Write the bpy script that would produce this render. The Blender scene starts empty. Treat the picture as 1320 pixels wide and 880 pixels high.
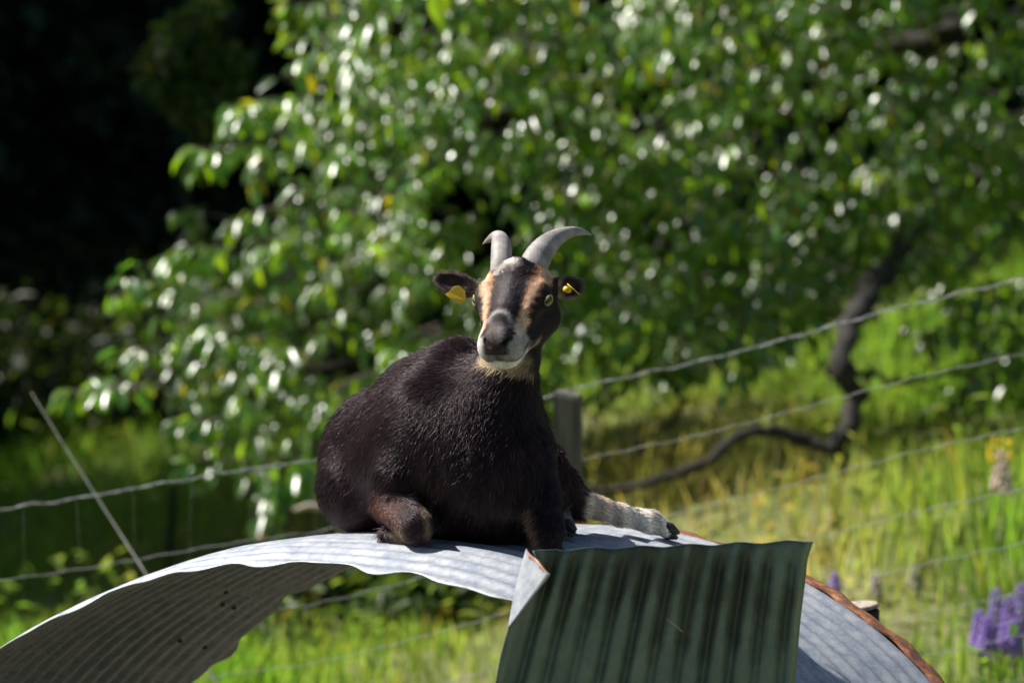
import bpy, math, random
import numpy as np
from mathutils import Vector, Matrix
R = math.radians
rnd = random.Random(7)
rng = np.random.default_rng(11)
scene = bpy.context.scene
COL = scene.collection

# ------------------------------------------------------------------ camera, sky, sun, exposure
H = 2.9; PITCH = R(7); S = 0.0016; D = 200/36*1320*S
cam_d = bpy.data.cameras.new('camera'); cam = bpy.data.objects.new('camera', cam_d); COL.objects.link(cam)
cam.location = (0, 0, H); cam.rotation_euler = (R(90)-PITCH, 0, 0)
cam_d.lens = 200; cam_d.sensor_width = 36; cam_d.clip_start = 0.5; cam_d.clip_end = 2000
cam_d.dof.use_dof = True; cam_d.dof.focus_distance = D-0.05; cam_d.dof.aperture_fstop = 3.9
scene.camera = cam
SUN = Vector((-0.63, 0.17, 0.755)).normalized()
w = bpy.data.worlds.new('World'); scene.world = w; w.use_nodes = True
nt = w.node_tree; bg = nt.nodes['Background']
sk = nt.nodes.new('ShaderNodeTexSky'); sk.sky_type = 'NISHITA'; sk.sun_disc = False
sk.sun_elevation = math.asin(SUN.z); sk.sun_rotation = math.atan2(SUN.x, SUN.y)
nt.links.new(sk.outputs[0], bg.inputs[0]); bg.inputs[1].default_value = 0.05
sl = bpy.data.lights.new('sun', 'SUN'); sl.energy = 5.0; sl.angle = R(0.53); sl.color = (1, 0.955, 0.88)
so = bpy.data.objects.new('sun', sl); COL.objects.link(so); so.location = (-10, 6, 20)
so.rotation_euler = SUN.to_track_quat('Z', 'Y').to_euler()
scene.view_settings.view_transform = 'Standard'; scene.view_settings.look = 'None'
scene.view_settings.exposure = 0.7; scene.view_settings.gamma = 1
scene.cycles.max_bounces = 8; scene.cycles.transparent_max_bounces = 6

FWD = Vector((0, math.cos(PITCH), -math.sin(PITCH))); UP = Vector((0, math.sin(PITCH), math.cos(PITCH))); RT = Vector((1, 0, 0))
G0 = Vector((0, 0, H)) + FWD*D
FR = np.array([RT, -UP, FWD]) * S        # local frame of the goat and shelter: x right, y down, z away, in units of 1.6 mm
def L2W(p):
    p = np.asarray(p, float); return (p - np.array([660., 440., 0.])) @ FR + np.array(G0)
def at(px, py, dist):
    k = S/D; return Vector((0, 0, H)) + (FWD + RT*((px-660)*k) + UP*((440-py)*k))*dist
def seen(p):     # a point read off the photograph at (x, y) with its distance -> local frame
    p = np.array(p, float); k = (1+p[..., 2:3]*S/D); p[..., :2] = (p[..., :2]-[660., 440.])*k+[660., 440.]; return p
def sstep(a, b, x):
    t = np.clip((np.asarray(x, float)-a)/(b-a), 0, 1); return t*t*(3-2*t)

# ------------------------------------------------------------------ helpers
def link(o, parent=None):
    COL.objects.link(o)
    if parent is not None: o.parent = parent
    return o
def tag(o, label=None, cat=None, group=None, kind=None):
    for k, v in (('label', label), ('category', cat), ('group', group), ('kind', kind)):
        if v: o[k] = v
    return o
def empty(name, loc, label, cat, group=None):
    o = bpy.data.objects.new(name, None); o.location = loc; o.empty_display_size = .1
    COL.objects.link(o); return tag(o, label, cat, group)
def np_mesh(name, V, F, smooth=True):
    """F: array (n,3)/(n,4) or list of such arrays"""
    V = np.asarray(V, np.float32)
    Fs = F if isinstance(F, list) else [F]
    me = bpy.data.meshes.new(name)
    me.vertices.add(len(V)); me.vertices.foreach_set('co', V.ravel())
    loops = np.concatenate([np.asarray(f).ravel() for f in Fs]).astype(np.int32)
    tot = np.concatenate([np.full(len(f), np.asarray(f).shape[1]) for f in Fs]).astype(np.int32)
    st = np.concatenate([[0], np.cumsum(tot)[:-1]]).astype(np.int32)
    me.loops.add(len(loops)); me.loops.foreach_set('vertex_index', loops)
    me.polygons.add(len(tot)); me.polygons.foreach_set('loop_start', st); me.polygons.foreach_set('loop_total', tot)
    me.update(calc_edges=True)
    if smooth: me.polygons.foreach_set('use_smooth', np.ones(len(tot), bool))
    return me
def attr(me, name, data, typ='FLOAT_COLOR', dom='POINT'):
    a = me.attributes.new(name, typ, dom)
    data = np.asarray(data, np.float32)
    a.data.foreach_set({'FLOAT_COLOR': 'color', 'FLOAT': 'value', 'FLOAT_VECTOR': 'vector'}[typ], data.ravel())
def obj(name, me, mat, parent=None, inv=True):
    o = bpy.data.objects.new(name, me)
    if mat is not None and len(me.materials) == 0: me.materials.append(mat)
    link(o, parent)
    if parent is not None and inv:
        o.matrix_parent_inverse = Matrix.Translation(parent.location).inverted() if parent.rotation_euler == (0, 0, 0) else parent.matrix_basis.inverted()
    return o
def rgba(c): return (c[0], c[1], c[2], 1)
class MB:
    def __init__(s): s.v = []; s.f = []
    def tube(s, pts, rad, seg=8, cap=True, ell=None):
        pts = [Vector(p) for p in pts]; n = len(pts)
        if not hasattr(rad, '__len__'): rad = [rad]*n
        b = len(s.v); up = None
        for i, p in enumerate(pts):
            t = (pts[min(i+1, n-1)] - pts[max(i-1, 0)]).normalized()
            if up is None:
                up = Vector((0, 0, 1)) if abs(t.z) < .9 else Vector((1, 0, 0))
            a = t.cross(up).normalized(); up = a.cross(t).normalized()
            for k in range(seg):
                q = 2*math.pi*k/seg
                s.v.append(p + (a*math.cos(q) + up*math.sin(q))*rad[i])
        for i in range(n-1):
            for k in range(seg):
                k2 = (k+1) % seg
                s.f.append((b+i*seg+k, b+i*seg+k2, b+(i+1)*seg+k2, b+(i+1)*seg+k))
        if cap:
            s.f.append(tuple(b+k for k in range(seg))[::-1]); s.f.append(tuple(b+(n-1)*seg+k for k in range(seg)))
        return s
    def ball(s, c, r, seg=8, rings=6, sc=(1, 1, 1), jit=0):
        b = len(s.v); c = Vector(c)
        for i in range(1, rings):
            for k in range(seg):
                th = math.pi*i/rings; ph = 2*math.pi*k/seg
                j = 1+rnd.uniform(-jit, jit)
                s.v.append(c+Vector((math.sin(th)*math.cos(ph)*sc[0], math.sin(th)*math.sin(ph)*sc[1], math.cos(th)*sc[2]))*r*j)
        s.v.append(c+Vector((0, 0, r*sc[2]))); s.v.append(c-Vector((0, 0, r*sc[2])))
        T = len(s.v)-2; B = T+1
        for k in range(seg):
            k2 = (k+1) % seg
            s.f.append((T, b+k, b+k2)); s.f.append((B, b+(rings-2)*seg+k2, b+(rings-2)*seg+k))
            for i in range(rings-2): s.f.append((b+i*seg+k, b+(i+1)*seg+k, b+(i+1)*seg+k2, b+i*seg+k2))
        return s
    def mesh(s, name, smooth=True):
        me = bpy.data.meshes.new(name); me.from_pydata([tuple(v) for v in s.v], [], s.f); me.update()
        if smooth: me.polygons.foreach_set('use_smooth', np.ones(len(me.polygons), bool))
        return me
    def build(s, name, mat, parent=None, smooth=True): return obj(name, s.mesh(name, smooth), mat, parent)

# ------------------------------------------------------------------ materials
class NT:
    def __init__(s, name):
        s.m = bpy.data.materials.new(name); s.m.use_nodes = True; s.t = s.m.node_tree
        s.b = s.t.nodes['Principled BSDF']; s.out = s.t.nodes['Material Output']
    def n(s, typ, **kw):
        nd = s.t.nodes.new('ShaderNode'+typ)
        for k, v in kw.items():
            if k.startswith('i_'):
                nd.inputs[k[2:].replace('_', ' ')].default_value = v
            else: setattr(nd, k, v)
        return nd
    def l(s, a, b): s.t.links.new(a, b)
    def coord(s, scale=(1, 1, 1), kind='Object'):
        tc = s.n('TexCoord'); mp = s.n('Mapping'); mp.inputs['Scale'].default_value = scale
        s.l(tc.outputs[kind], mp.inputs[0]); return mp.outputs[0]
    def noise(s, scale, detail=4, co=None, rough=.55):
        nd = s.n('TexNoise'); nd.inputs['Scale'].default_value = scale; nd.inputs['Detail'].default_value = detail; nd.inputs['Roughness'].default_value = rough
        if co is not None: s.l(co, nd.inputs[0])
        return nd.outputs['Fac']
    def ramp(s, fac, stops):
        r = s.n('ValToRGB'); e = r.color_ramp.elements
        while len(e) < len(stops): e.new(.5)
        for k, (p, c) in enumerate(stops):
            e[k].position = p; e[k].color = rgba(c) if hasattr(c, '__len__') else (c, c, c, 1)
        s.l(fac, r.inputs[0]); return r.outputs[0]
    def mix(s, f, a, b, mode='MIX'):
        m = s.n('Mix', data_type='RGBA', blend_type=mode)
        for sock, v in ((m.inputs[0], f), (m.inputs[6], a), (m.inputs[7], b)):
            if hasattr(v, 'node'): s.l(v, sock)
            else: sock.default_value = rgba(v) if hasattr(v, '__len__') else v
        return m.outputs[2]
    def math(s, op, a, b=0.0):
        m = s.n('Math', operation=op)
        for sock, v in ((m.inputs[0], a), (m.inputs[1], b)):
            if hasattr(v, 'node'): s.l(v, sock)
            else: sock.default_value = v
        return m.outputs[0]
    def attr(s, name, out='Color'): a = s.n('Attribute', attribute_name=name); return a.outputs[out]
    def set(s, **kw):
        for k, v in kw.items():
            sock = s.b.inputs[k.replace('_', ' ')]
            if hasattr(v, 'node'): s.l(v, sock)
            else: sock.default_value = rgba(v) if hasattr(v, '__len__') else v
    def bump(s, h, strength=.3, dist=.01):
        b = s.n('Bump'); b.inputs['Strength'].default_value = strength; b.inputs['Distance'].default_value = dist
        s.l(h, b.inputs['Height']); s.l(b.outputs[0], s.b.inputs['Normal'])

def leaf_mat(name, base, trans, tw=.45, rough=.35, spec=.5, tint='tint', coat=0.0):
    n = NT(name)
    t = n.attr(tint)
    c = n.mix(1.0, base, t, 'MULTIPLY'); c2 = n.mix(1.0, trans, t, 'MULTIPLY')
    n.set(Base_Color=c, Roughness=rough, Specular_IOR_Level=spec, Coat_Weight=coat, Coat_Roughness=.2)
    tr = n.n('BsdfTranslucent'); n.l(c2, tr.inputs[0])
    mx = n.n('MixShader'); mx.inputs[0].default_value = tw
    n.l(n.b.outputs[0], mx.inputs[1]); n.l(tr.outputs[0], mx.inputs[2]); n.l(mx.outputs[0], n.out.inputs[0])
    return n.m
def leaf_mat_obj(name, base, trans, **k):   # same leaf for single leaf objects, tint from object colour random
    n = NT(name); oi = n.n('ObjectInfo')
    t = n.ramp(oi.outputs['Random'], [(0, (.55, .75, .7)), (.5, (1, 1, 1)), (1, (1.5, 1.2, .9))])
    c = n.mix(1.0, base, t, 'MULTIPLY'); c2 = n.mix(1.0, trans, t, 'MULTIPLY')
    n.set(Base_Color=c, Roughness=k.get('rough', .35), Specular_IOR_Level=k.get('spec', .5))
    tr = n.n('BsdfTranslucent'); n.l(c2, tr.inputs[0])
    mx = n.n('MixShader'); mx.inputs[0].default_value = k.get('tw', .45)
    n.l(n.b.outputs[0], mx.inputs[1]); n.l(tr.outputs[0], mx.inputs[2]); n.l(mx.outputs[0], n.out.inputs[0])
    return n.m
LEAF_BASE = (.065, .155, .020); LEAF_TR = (.46, .80, .025)
M = {}
M['leaf'] = leaf_mat('cherry_leaf', LEAF_BASE, LEAF_TR, .38, .30, 1.0)
M['leaf_one'] = leaf_mat_obj('cherry_leaf_single', LEAF_BASE, LEAF_TR, tw=.42, rough=.27, spec=1.0)
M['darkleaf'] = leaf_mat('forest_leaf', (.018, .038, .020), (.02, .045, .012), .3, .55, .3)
M['bushleaf'] = leaf_mat('bush_leaf', (.05, .10, .022), (.16, .28, .03), .4, .45, .4)
M['grass'] = leaf_mat('grass_blade', (.095, .175, .026), (.30, .56, .05), .55, .6, .2)
M['pale'] = leaf_mat('pale_petal', (.6, .55, .5), (.6, .5, .5), .3, .5, .3)
M['purple'] = leaf_mat('purple_petal', (.38, .26, .66), (.5, .33, .75), .3, .5, .3)
n = NT('yellow_petal'); n.set(Base_Color=(.85, .62, .02), Roughness=.5); M['yellow'] = n.m
n = NT('pink_petal'); n.set(Base_Color=(.7, .5, .5), Roughness=.5); M['pink'] = n.m
n = NT('bark'); co = n.coord(); f = n.noise(18, 6, co)
n.set(Base_Color=n.ramp(f, [(.3, (.012, .010, .008)), (.7, (.045, .038, .030))]), Roughness=.9); n.bump(f, .8, .02); M['bark'] = n.m
n = NT('twig_bark'); n.set(Base_Color=n.ramp(n.noise(30, 3, n.coord()), [(.3, (.05, .035, .03)), (.7, (.19, .15, .13))]), Roughness=.7); M['twig'] = n.m
n = NT('weathered_wood'); co = n.coord((30, 30, 3)); f = n.noise(1.5, 6, co)
n.set(Base_Color=n.ramp(f, [(.3, (.10, .09, .075)), (.7, (.30, .28, .24))]), Roughness=.85); n.bump(f, .6, .004); M['wood'] = n.m
n = NT('post_wood'); f = n.noise(1.5, 6, n.coord((30, 30, 3))); n.set(Base_Color=n.ramp(f, [(.3, (.05, .045, .038)), (.7, (.16, .15, .125))]), Roughness=.9); n.bump(f, .6, .004); M['postwood'] = n.m
n = NT('pale_wood'); n.set(Base_Color=n.ramp(n.noise(20, 4, n.coord()), [(.3, (.22, .22, .20)), (.7, (.42, .42, .38))]), Roughness=.8); M['palewood'] = n.m
n = NT('cut_wood'); f = n.noise(60, 5, n.coord())
n.set(Base_Color=n.ramp(f, [(.3, (.20, .15, .11)), (.7, (.58, .50, .42))]), Roughness=.8); n.bump(f, .6, .004); M['cutwood'] = n.m
n = NT('wire_zinc'); n.set(Base_Color=n.ramp(n.noise(40, 2, n.coord()), [(.3, (.30, .30, .31)), (.7, (.62, .62, .64))]), Metallic=.35, Roughness=.45); M['wire'] = n.m
# soil / meadow floor
n = NT('meadow_soil'); co = n.coord()
a = n.noise(.9, 5, co); b = n.noise(7, 5, co)
c1 = n.ramp(a, [(.36, (.08, .12, .03)), (.5, (.17, .18, .07)), (.66, (.27, .22, .13))])
n.set(Base_Color=n.mix(.5, c1, n.ramp(b, [(.3, (.09, .11, .04)), (.7, (.24, .23, .11))])), Roughness=1, Specular_IOR_Level=.1)
n.bump(b, 1, .06); M['soil'] = n.m
# galvanised iron: spangle, dull oxide, rust by attribute
def zinc(name, inner=False):
    n = NT(name); co = n.coord()
    v = n.n('TexVoronoi'); v.inputs['Scale'].default_value = 95; n.l(co, v.inputs[0])
    sp = n.n('SeparateColor'); n.l(v.outputs['Color'], sp.inputs[0])
    big = n.noise(26, 5, co, .6); fine = n.noise(90, 4, co, .6)
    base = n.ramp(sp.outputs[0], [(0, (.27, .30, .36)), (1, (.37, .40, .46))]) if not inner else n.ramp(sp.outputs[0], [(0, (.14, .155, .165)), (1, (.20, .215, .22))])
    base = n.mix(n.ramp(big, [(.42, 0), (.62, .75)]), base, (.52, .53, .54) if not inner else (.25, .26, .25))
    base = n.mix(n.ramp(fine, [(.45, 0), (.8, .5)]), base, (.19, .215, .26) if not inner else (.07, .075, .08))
    rust = n.attr('rust', 'Fac')
    rn = n.math('ADD', rust, n.math('MULTIPLY', n.math('SUBTRACT', n.noise(22, 6, co, .7), .5), .9))
    rm = n.ramp(rn, [(.48, 0), (.56, 1)])
    rc = n.ramp(n.noise(45, 5, co), [(.3, (.10, .035, .02)), (.55, (.25, .085, .035)), (.75, (.42, .17, .06))])
    col = n.mix(rm, base, rc)
    green = n.attr('green', 'Fac')
    col = n.mix(green, col, n.ramp(n.noise(14, 5, co), [(.35, (.085, .145, .11)), (.65, (.14, .195, .145))]))
    stain_shade = n.attr('stain_shade', 'Fac')
    mn = n.ramp(n.math('ADD', stain_shade, n.math('MULTIPLY', n.math('SUBTRACT', n.noise(12, 6, co, .65), .5), 1.1)), [(.35, 0), (.75, 1)])
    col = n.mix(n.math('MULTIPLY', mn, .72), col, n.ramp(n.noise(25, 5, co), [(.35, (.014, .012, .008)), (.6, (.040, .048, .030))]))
    n.set(Base_Color=col, Metallic=n.math('MULTIPLY', n.math('SUBTRACT', 1.0, rm), .30), Roughness=n.ramp(fine, [(.3, .42), (.7, .62)]))
    n.bump(n.math('ADD', n.math('MULTIPLY', fine, .5), rm), .25, .0015)
    return n.m
M['zinc'] = zinc('galvanised_iron'); M['zinc_shade'] = zinc('iron_underside_shade', True)  # second copy darkened to stand for the shade under the arch
n = NT('rusty_bolt'); n.set(Base_Color=(.12, .035, .02), Roughness=.8); M['rust'] = n.m
n = NT('straw'); n.set(Base_Color=(.42, .34, .16), Roughness=.6); M['straw'] = n.m

# ------------------------------------------------------------------ ground
def ground_z(x, y):
    x = np.asarray(x, float); y = np.asarray(y, float)
    xx = 8*np.tanh(x/8)
    near = 1.3*(1-sstep(1, 9.5, y)) - .06 + .02*xx
    far = -.42 + .15*xx + .13*sstep(-.8, 1.8, x) + .2*np.exp(-((x-.9)/.9)**2-((y-18.6)/1.6)**2) + .35*sstep(29, 45, y)*((y-29)/8).clip(0, 30)
    t = sstep(12.8, 15.5, y)
    bump = .05*np.sin(x*1.7+y*.9)+.035*np.sin(x*3.1-y*2.3+1)+.02*np.sin(x*7+y*5)
    return near*(1-t)+far*t + bump*sstep(12.5, 14, y)
xs = np.unique(np.concatenate([np.linspace(-400, -14, 30), np.linspace(-14, 14, 150), np.linspace(14, 400, 30)]))
ys = np.unique(np.concatenate([np.linspace(-200, -4, 16), np.linspace(-4, 50, 260), np.linspace(50, 600, 40)]))
X, Y = np.meshgrid(xs, ys); Z = ground_z(X, np.minimum(Y, 160))
nx, ny = len(xs), len(ys)
I = np.arange(nx*ny).reshape(ny, nx)
F = np.stack([I[:-1, :-1], I[:-1, 1:], I[1:, 1:], I[1:, :-1]], -1).reshape(-1, 4)
tag(obj('ground', np_mesh('ground', np.stack([X, Y, Z], -1).reshape(-1, 3), F), M['soil']), kind='structure')

def bare(x, y): return sstep(1.25, .75, np.hypot((x-.1)/2.3, (y-11.2)/2.6)+.08*np.sin(x*5)+.06*np.sin(y*7+x*3))
xq, yq = np.meshgrid(np.linspace(-3.2, 3.4, 90), np.linspace(7.5, 14.8, 90)); zq = ground_z(xq, yq)-.03+.045*bare(xq, yq)
I = np.arange(8100).reshape(90, 90); F = np.stack([I[:-1, :-1], I[:-1, 1:], I[1:, 1:], I[1:, :-1]], -1).reshape(-1, 4)
n = NT('added_earth'); f = n.noise(9, 6, n.coord()); n.set(Base_Color=n.ramp(f, [(.3, (.10, .085, .07)), (.7, (.22, .19, .155))]), Roughness=1); n.bump(f, 1, .03)
tag(obj('added_earth', np_mesh('added_earth', np.stack([xq, yq, zq], -1).reshape(-1, 3), F), n.m), kind='structure')  # unseen patch added to cut green bounce onto the roof underside

# ------------------------------------------------------------------ leaf mass builder
LEAF_F = np.array([[0, 2, 1, 1], [0, 3, 2, 2], [1, 2, 5, 4], [2, 3, 6, 5], [4, 5, 7, 7], [5, 6, 7, 7]])
def leaf_arrays(P, Dr, Nn, L, Wd, fold=.25, curl=.15):
    """P base, Dr direction, Nn rough normal, length L, width Wd -> verts (N,8,3)"""
    Dr = Dr/np.linalg.norm(Dr, axis=1, keepdims=True)
    Sd = np.cross(Dr, Nn); Sd /= np.linalg.norm(Sd, axis=1, keepdims=True)+1e-9
    Nn = np.cross(Sd, Dr)
    rows = [(0, 0, 0), (.3, -.45, fold), (.3, 0, 0), (.3, .45, fold), (.65, -.42, fold), (.65, 0, 0), (.65, .42, fold), (1, 0, 0)]
    V = np.zeros((len(P), 8, 3))
    for k, (a, b, c) in enumerate(rows):
        V[:, k] = P + Dr*(L*a)[:, None] + Sd*(Wd*b)[:, None] + Nn*((Wd*c*abs(b)*2) - L*curl*a*a)[:, None]
    return V
def leaf_mesh(name, P, Dr, Nn, L, Wd, tint, **k):
    V = leaf_arrays(P, Dr, Nn, L, Wd, **k); N = len(P)
    base = (np.arange(N)*8)[:, None, None]
    tri = np.array([[0, 2, 1], [0, 3, 2], [4, 5, 7], [5, 6, 7]]); quad = np.array([[1, 2, 5, 4], [2, 3, 6, 5]])
    me = np_mesh(name, V.reshape(-1, 3), [(base+tri).reshape(-1, 3), (base+quad).reshape(-1, 4)])
    attr(me, 'tint', np.repeat(np.c_[tint, np.ones(N)], 8, axis=0)); return me
def tints(N, lo=.6, hi=1.4, warm=.1):
    v = rng.uniform(lo, hi, N); wv = rng.random(N)
    return np.stack([v*(1+.55*(wv > 1-warm)+rng.uniform(-.15, .25, N)), v*(1-.15*(wv > 1-warm)), v*rng.uniform(.6, 1.2, N)], -1)

# ------------------------------------------------------------------ grass
def grass(name, N, xr, yr, hgt, mat, dens=None, wid=.006, col=None):
    x = rng.uniform(*xr, N); y = rng.uniform(*yr, N)
    if dens is not None:
        k = rng.random(N) < dens(x, y); x = x[k]; y = y[k]; N = len(x)
    z = ground_z(x, y); h = hgt*rng.uniform(.4, 1.3, N)*(0.75+.5*np.sin(x*2.1+1)*np.sin(y*1.3))
    a = rng.uniform(0, 2*math.pi, N); lean = rng.uniform(.1, .55, N)
    dx = np.cos(a)*lean; dy = np.sin(a)*lean; b = rng.uniform(0, 2*math.pi, N)
    wx = np.cos(b)*wid*rng.uniform(.6, 1.6, N); wy = np.sin(b)*wid
    V = np.zeros((N, 5, 3)); base = np.stack([x, y, z-.02], -1)
    sidev = np.stack([wx, wy, 0*wx], -1)
    mid = base+np.stack([dx*h*.4, dy*h*.4, h*.6], -1); tip = base+np.stack([dx*h, dy*h, h], -1)
    V[:, 0] = base-sidev; V[:, 1] = base+sidev; V[:, 2] = mid-sidev*.8; V[:, 3] = mid+sidev*.8; V[:, 4] = tip
    bi = (np.arange(N)*5)[:, None, None]
    me = np_mesh(name, V.reshape(-1, 3), [(bi+np.array([[0, 1, 3, 2]])).reshape(-1, 4), (bi+np.array([[2, 3, 4]])).reshape(-1, 3)])
    t = tints(N, .75, 1.25, .05)
    if col is not None: t = t*col(x, y)
    attr(me, 'tint', np.repeat(np.c_[t, np.ones(N)], 5, axis=0))
    return tag(obj(name, me, mat), kind='stuff')
def dry(x, y):   # worn dry strip behind the shelter running to the left
    d = np.exp(-((x-(.55+.0*y))**2/.55+(y-19.5)**2/14.))
    d = np.maximum(d, .8*np.exp(-((x+.5)**2/.7+(y-21.5)**2/5)))
    pat = .5+.5*np.sin(x*2.3+.7)*np.sin(y*1.1+2)
    return np.clip(d+.35*pat*(np.sin(x*5+y*3)*.5+.5), 0, 1)
def gcol(x, y):
    d = dry(x, y)[:, None]
    return (1-d)*np.array([1., 1.08, 1.]) + d*np.array([2.2, 1.1, 3.0])
tag(grass('grass', 230000, (-7, 8), (12.6, 33), .22, M['grass'], lambda x, y: (1-.72*dry(x, y))*(np.abs(x) < y*.28)*(1-bare(x, y)), .005, gcol),
    'long bright green meadow grass with dry patches behind the shelter', 'grass')
tag(grass('grass', 50000, (-7, 7), (2, 12.6), .12, M['grass'], lambda x, y: 1-bare(x, y), .005), 'short grass on the bank in front of the shelter', 'grass')
# broad-leaved weeds among the grass
N = 26000
x = rng.uniform(-6, 7, N); y = rng.uniform(14.5, 31, N)
k = (rng.random(N) < .12+.88*(np.sin(x*3.3+y)*np.sin(y*1.9-x) > .25)) & (np.abs(x) < y*.26); x = x[k]; y = y[k]; N = len(x)
P = np.stack([x, y, ground_z(x, y)+rng.uniform(.02, .28, N)], -1)
Dr = rng.normal(size=(N, 3)); Dr[:, 2] = np.abs(Dr[:, 2])*.6
Nn = rng.normal(size=(N, 3))*.6+np.array([0, 0, 1.])
tag(obj('meadow_weeds', leaf_mesh('meadow_weeds', P, Dr, Nn, rng.uniform(.04, .085, N), rng.uniform(.015, .032, N), tints(N, .6, 1.1, .03)*gcol(x, y)), M['grass']),
    'broad-leaved weeds mixed through the meadow grass', 'weeds', kind='stuff')

# ------------------------------------------------------------------ dark forest behind
def crown_mesh(name, Hh, Rr, N, seed, leafl=.16):
    r = np.random.default_rng(seed)
    nb = 230; bz = r.uniform(.01, .98, nb)**1.25*Hh; ba = r.uniform(0, 2*math.pi, nb)
    bl = Rr*(1-(bz/Hh)**1.3)*r.uniform(.75, 1.15, nb)+.35
    j = r.integers(0, nb, N); u = r.random(N)**.65
    c = np.stack([np.cos(ba[j])*bl[j]*u, np.sin(ba[j])*bl[j]*u, bz[j]-bl[j]*.28*u*u], -1)
    c += r.normal(size=(N, 3))*np.array([.22, .22, .12])
    c[:, 2] = np.maximum(c[:, 2], .02)
    dr = np.stack([np.cos(ba[j]), np.sin(ba[j]), -.4*np.ones(N)], -1)+r.normal(size=(N, 3))*.6
    nn = r.normal(size=(N, 3))*.5+np.array([0, 0, 1.])
    t = r.uniform(.5, 1.4, N)
    return leaf_mesh(name, c, dr, nn, r.uniform(.6, 1.4, N)*leafl, r.uniform(.5, 1.2, N)*leafl*.6, np.stack([t, t*r.uniform(.9, 1.15, N), t*.9], -1))
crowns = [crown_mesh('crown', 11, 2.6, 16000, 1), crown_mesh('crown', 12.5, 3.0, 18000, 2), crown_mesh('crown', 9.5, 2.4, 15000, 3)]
tk = MB().tube([(0, 0, -.3), (.04, 0, 3), (-.05, .05, 7), (0, 0, 10)], [.26, .2, .12, .03], 10).mesh('trunk')
forest = []
spots = [(-10.5, 35), (-7.4, 33.0), (-5.1, 31.4), (-2.7, 31.6), (-.2, 32.6), (2.2, 33.6), (4.6, 34.2), (7.1, 35), (9.8, 36.5),
         (-12.6, 31), (-9.2, 30.0), (-6.9, 29.4), (-5.0, 29.9), (-9.6, 36.5), (-5.9, 34.5), (-3.4, 34), (-1.1, 35.8), (1.4, 37), (4, 37.6), (6.8, 38.6), (10, 40),
         (-3.8, 30.2), (-1.6, 30.5), (.8, 31.0), (-8.3, 24.5), (-11.6, 24.2), (-7.9, 28.4), (-10.5, 28.5), (-5.7, 28.2), (-4.0, 33.4), (-1.4, 34), (-14.5, 36), (-12, 42), (-7, 42), (-2, 41), (3, 42), (8, 44)]  # out-of-view trees at left are added to shade the meadow and wood
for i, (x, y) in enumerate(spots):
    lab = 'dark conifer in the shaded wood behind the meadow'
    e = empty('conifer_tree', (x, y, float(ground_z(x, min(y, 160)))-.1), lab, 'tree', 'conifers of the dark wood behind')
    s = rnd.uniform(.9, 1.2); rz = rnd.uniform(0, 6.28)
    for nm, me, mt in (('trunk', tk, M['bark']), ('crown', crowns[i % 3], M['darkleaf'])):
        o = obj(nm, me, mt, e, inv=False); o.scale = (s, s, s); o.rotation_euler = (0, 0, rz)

# pale sprig hanging at the wood's edge, bushes under the wood
def leaf_cloud(name, parent, mat, centres, radii, N, ll, lw, lo=.5, hi=1.4, droop=.5):
    C = np.array(centres, float); Rr = np.array(radii, float)
    wgt = (Rr[:, 0]*Rr[:, 1]*Rr[:, 2]); wgt /= wgt.sum()
    j = rng.choice(len(C), N, p=wgt); d = rng.normal(size=(N, 3)); d /= np.linalg.norm(d, axis=1, keepdims=True)
    P = C[j]+d*Rr[j]*(rng.random((N, 1))**.4)
    dr = d*.6+rng.normal(size=(N, 3))*.5+np.array([0, 0, -droop]); nn = rng.normal(size=(N, 3))*.5+d*.5+np.array([0, 0, .8])
    return obj(name, leaf_mesh(name, P, dr, nn, ll*rng.uniform(.6, 1.3, N), lw*rng.uniform(.6, 1.3, N), tints(N, lo, hi, .12)), mat, parent)
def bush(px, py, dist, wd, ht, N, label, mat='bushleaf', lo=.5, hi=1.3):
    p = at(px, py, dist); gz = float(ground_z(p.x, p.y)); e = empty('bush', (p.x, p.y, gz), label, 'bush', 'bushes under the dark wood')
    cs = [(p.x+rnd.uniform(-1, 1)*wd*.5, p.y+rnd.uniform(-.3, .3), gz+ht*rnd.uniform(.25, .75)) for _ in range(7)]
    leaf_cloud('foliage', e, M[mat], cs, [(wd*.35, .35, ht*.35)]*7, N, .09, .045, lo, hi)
    mb = MB()
    for c in cs: mb.tube([(p.x, p.y, gz-.05), ((p.x+c[0])/2, p.y, gz+ht*.3), c], [.025, .015, .005], 6)
    mb.build('stems', M['twig'], e)
bush(130, 575, 27, 1.3, .7, 3000, 'low bush tinted dark for shade where the meadow meets the wood, left', lo=.15, hi=.4)  # tints darken toward the wood: meadow-edge shade put into the leaf colour
bush(330, 560, 27.5, 1.3, .7, 3000, 'low bush tinted dark for shade where the meadow meets the wood, behind the branch tips', lo=.15, hi=.4)
bush(10, 560, 26.5, 1.0, .8, 2400, 'bush tinted dark for shade, cut by the left edge of the picture', lo=.15, hi=.4)
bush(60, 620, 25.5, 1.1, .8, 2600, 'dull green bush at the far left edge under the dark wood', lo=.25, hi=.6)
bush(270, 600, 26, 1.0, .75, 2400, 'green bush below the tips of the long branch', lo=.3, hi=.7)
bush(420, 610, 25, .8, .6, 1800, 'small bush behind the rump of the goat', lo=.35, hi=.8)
bush(430, 780, 19.5, .5, .35, 1000, 'leafy clump seen through the arch under the shelter roof', lo=.5, hi=1)
bush(600, 800, 19.5, .55, .4, 1200, 'dark leafy clump just left of the upright sheet', lo=.5, hi=1)

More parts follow.
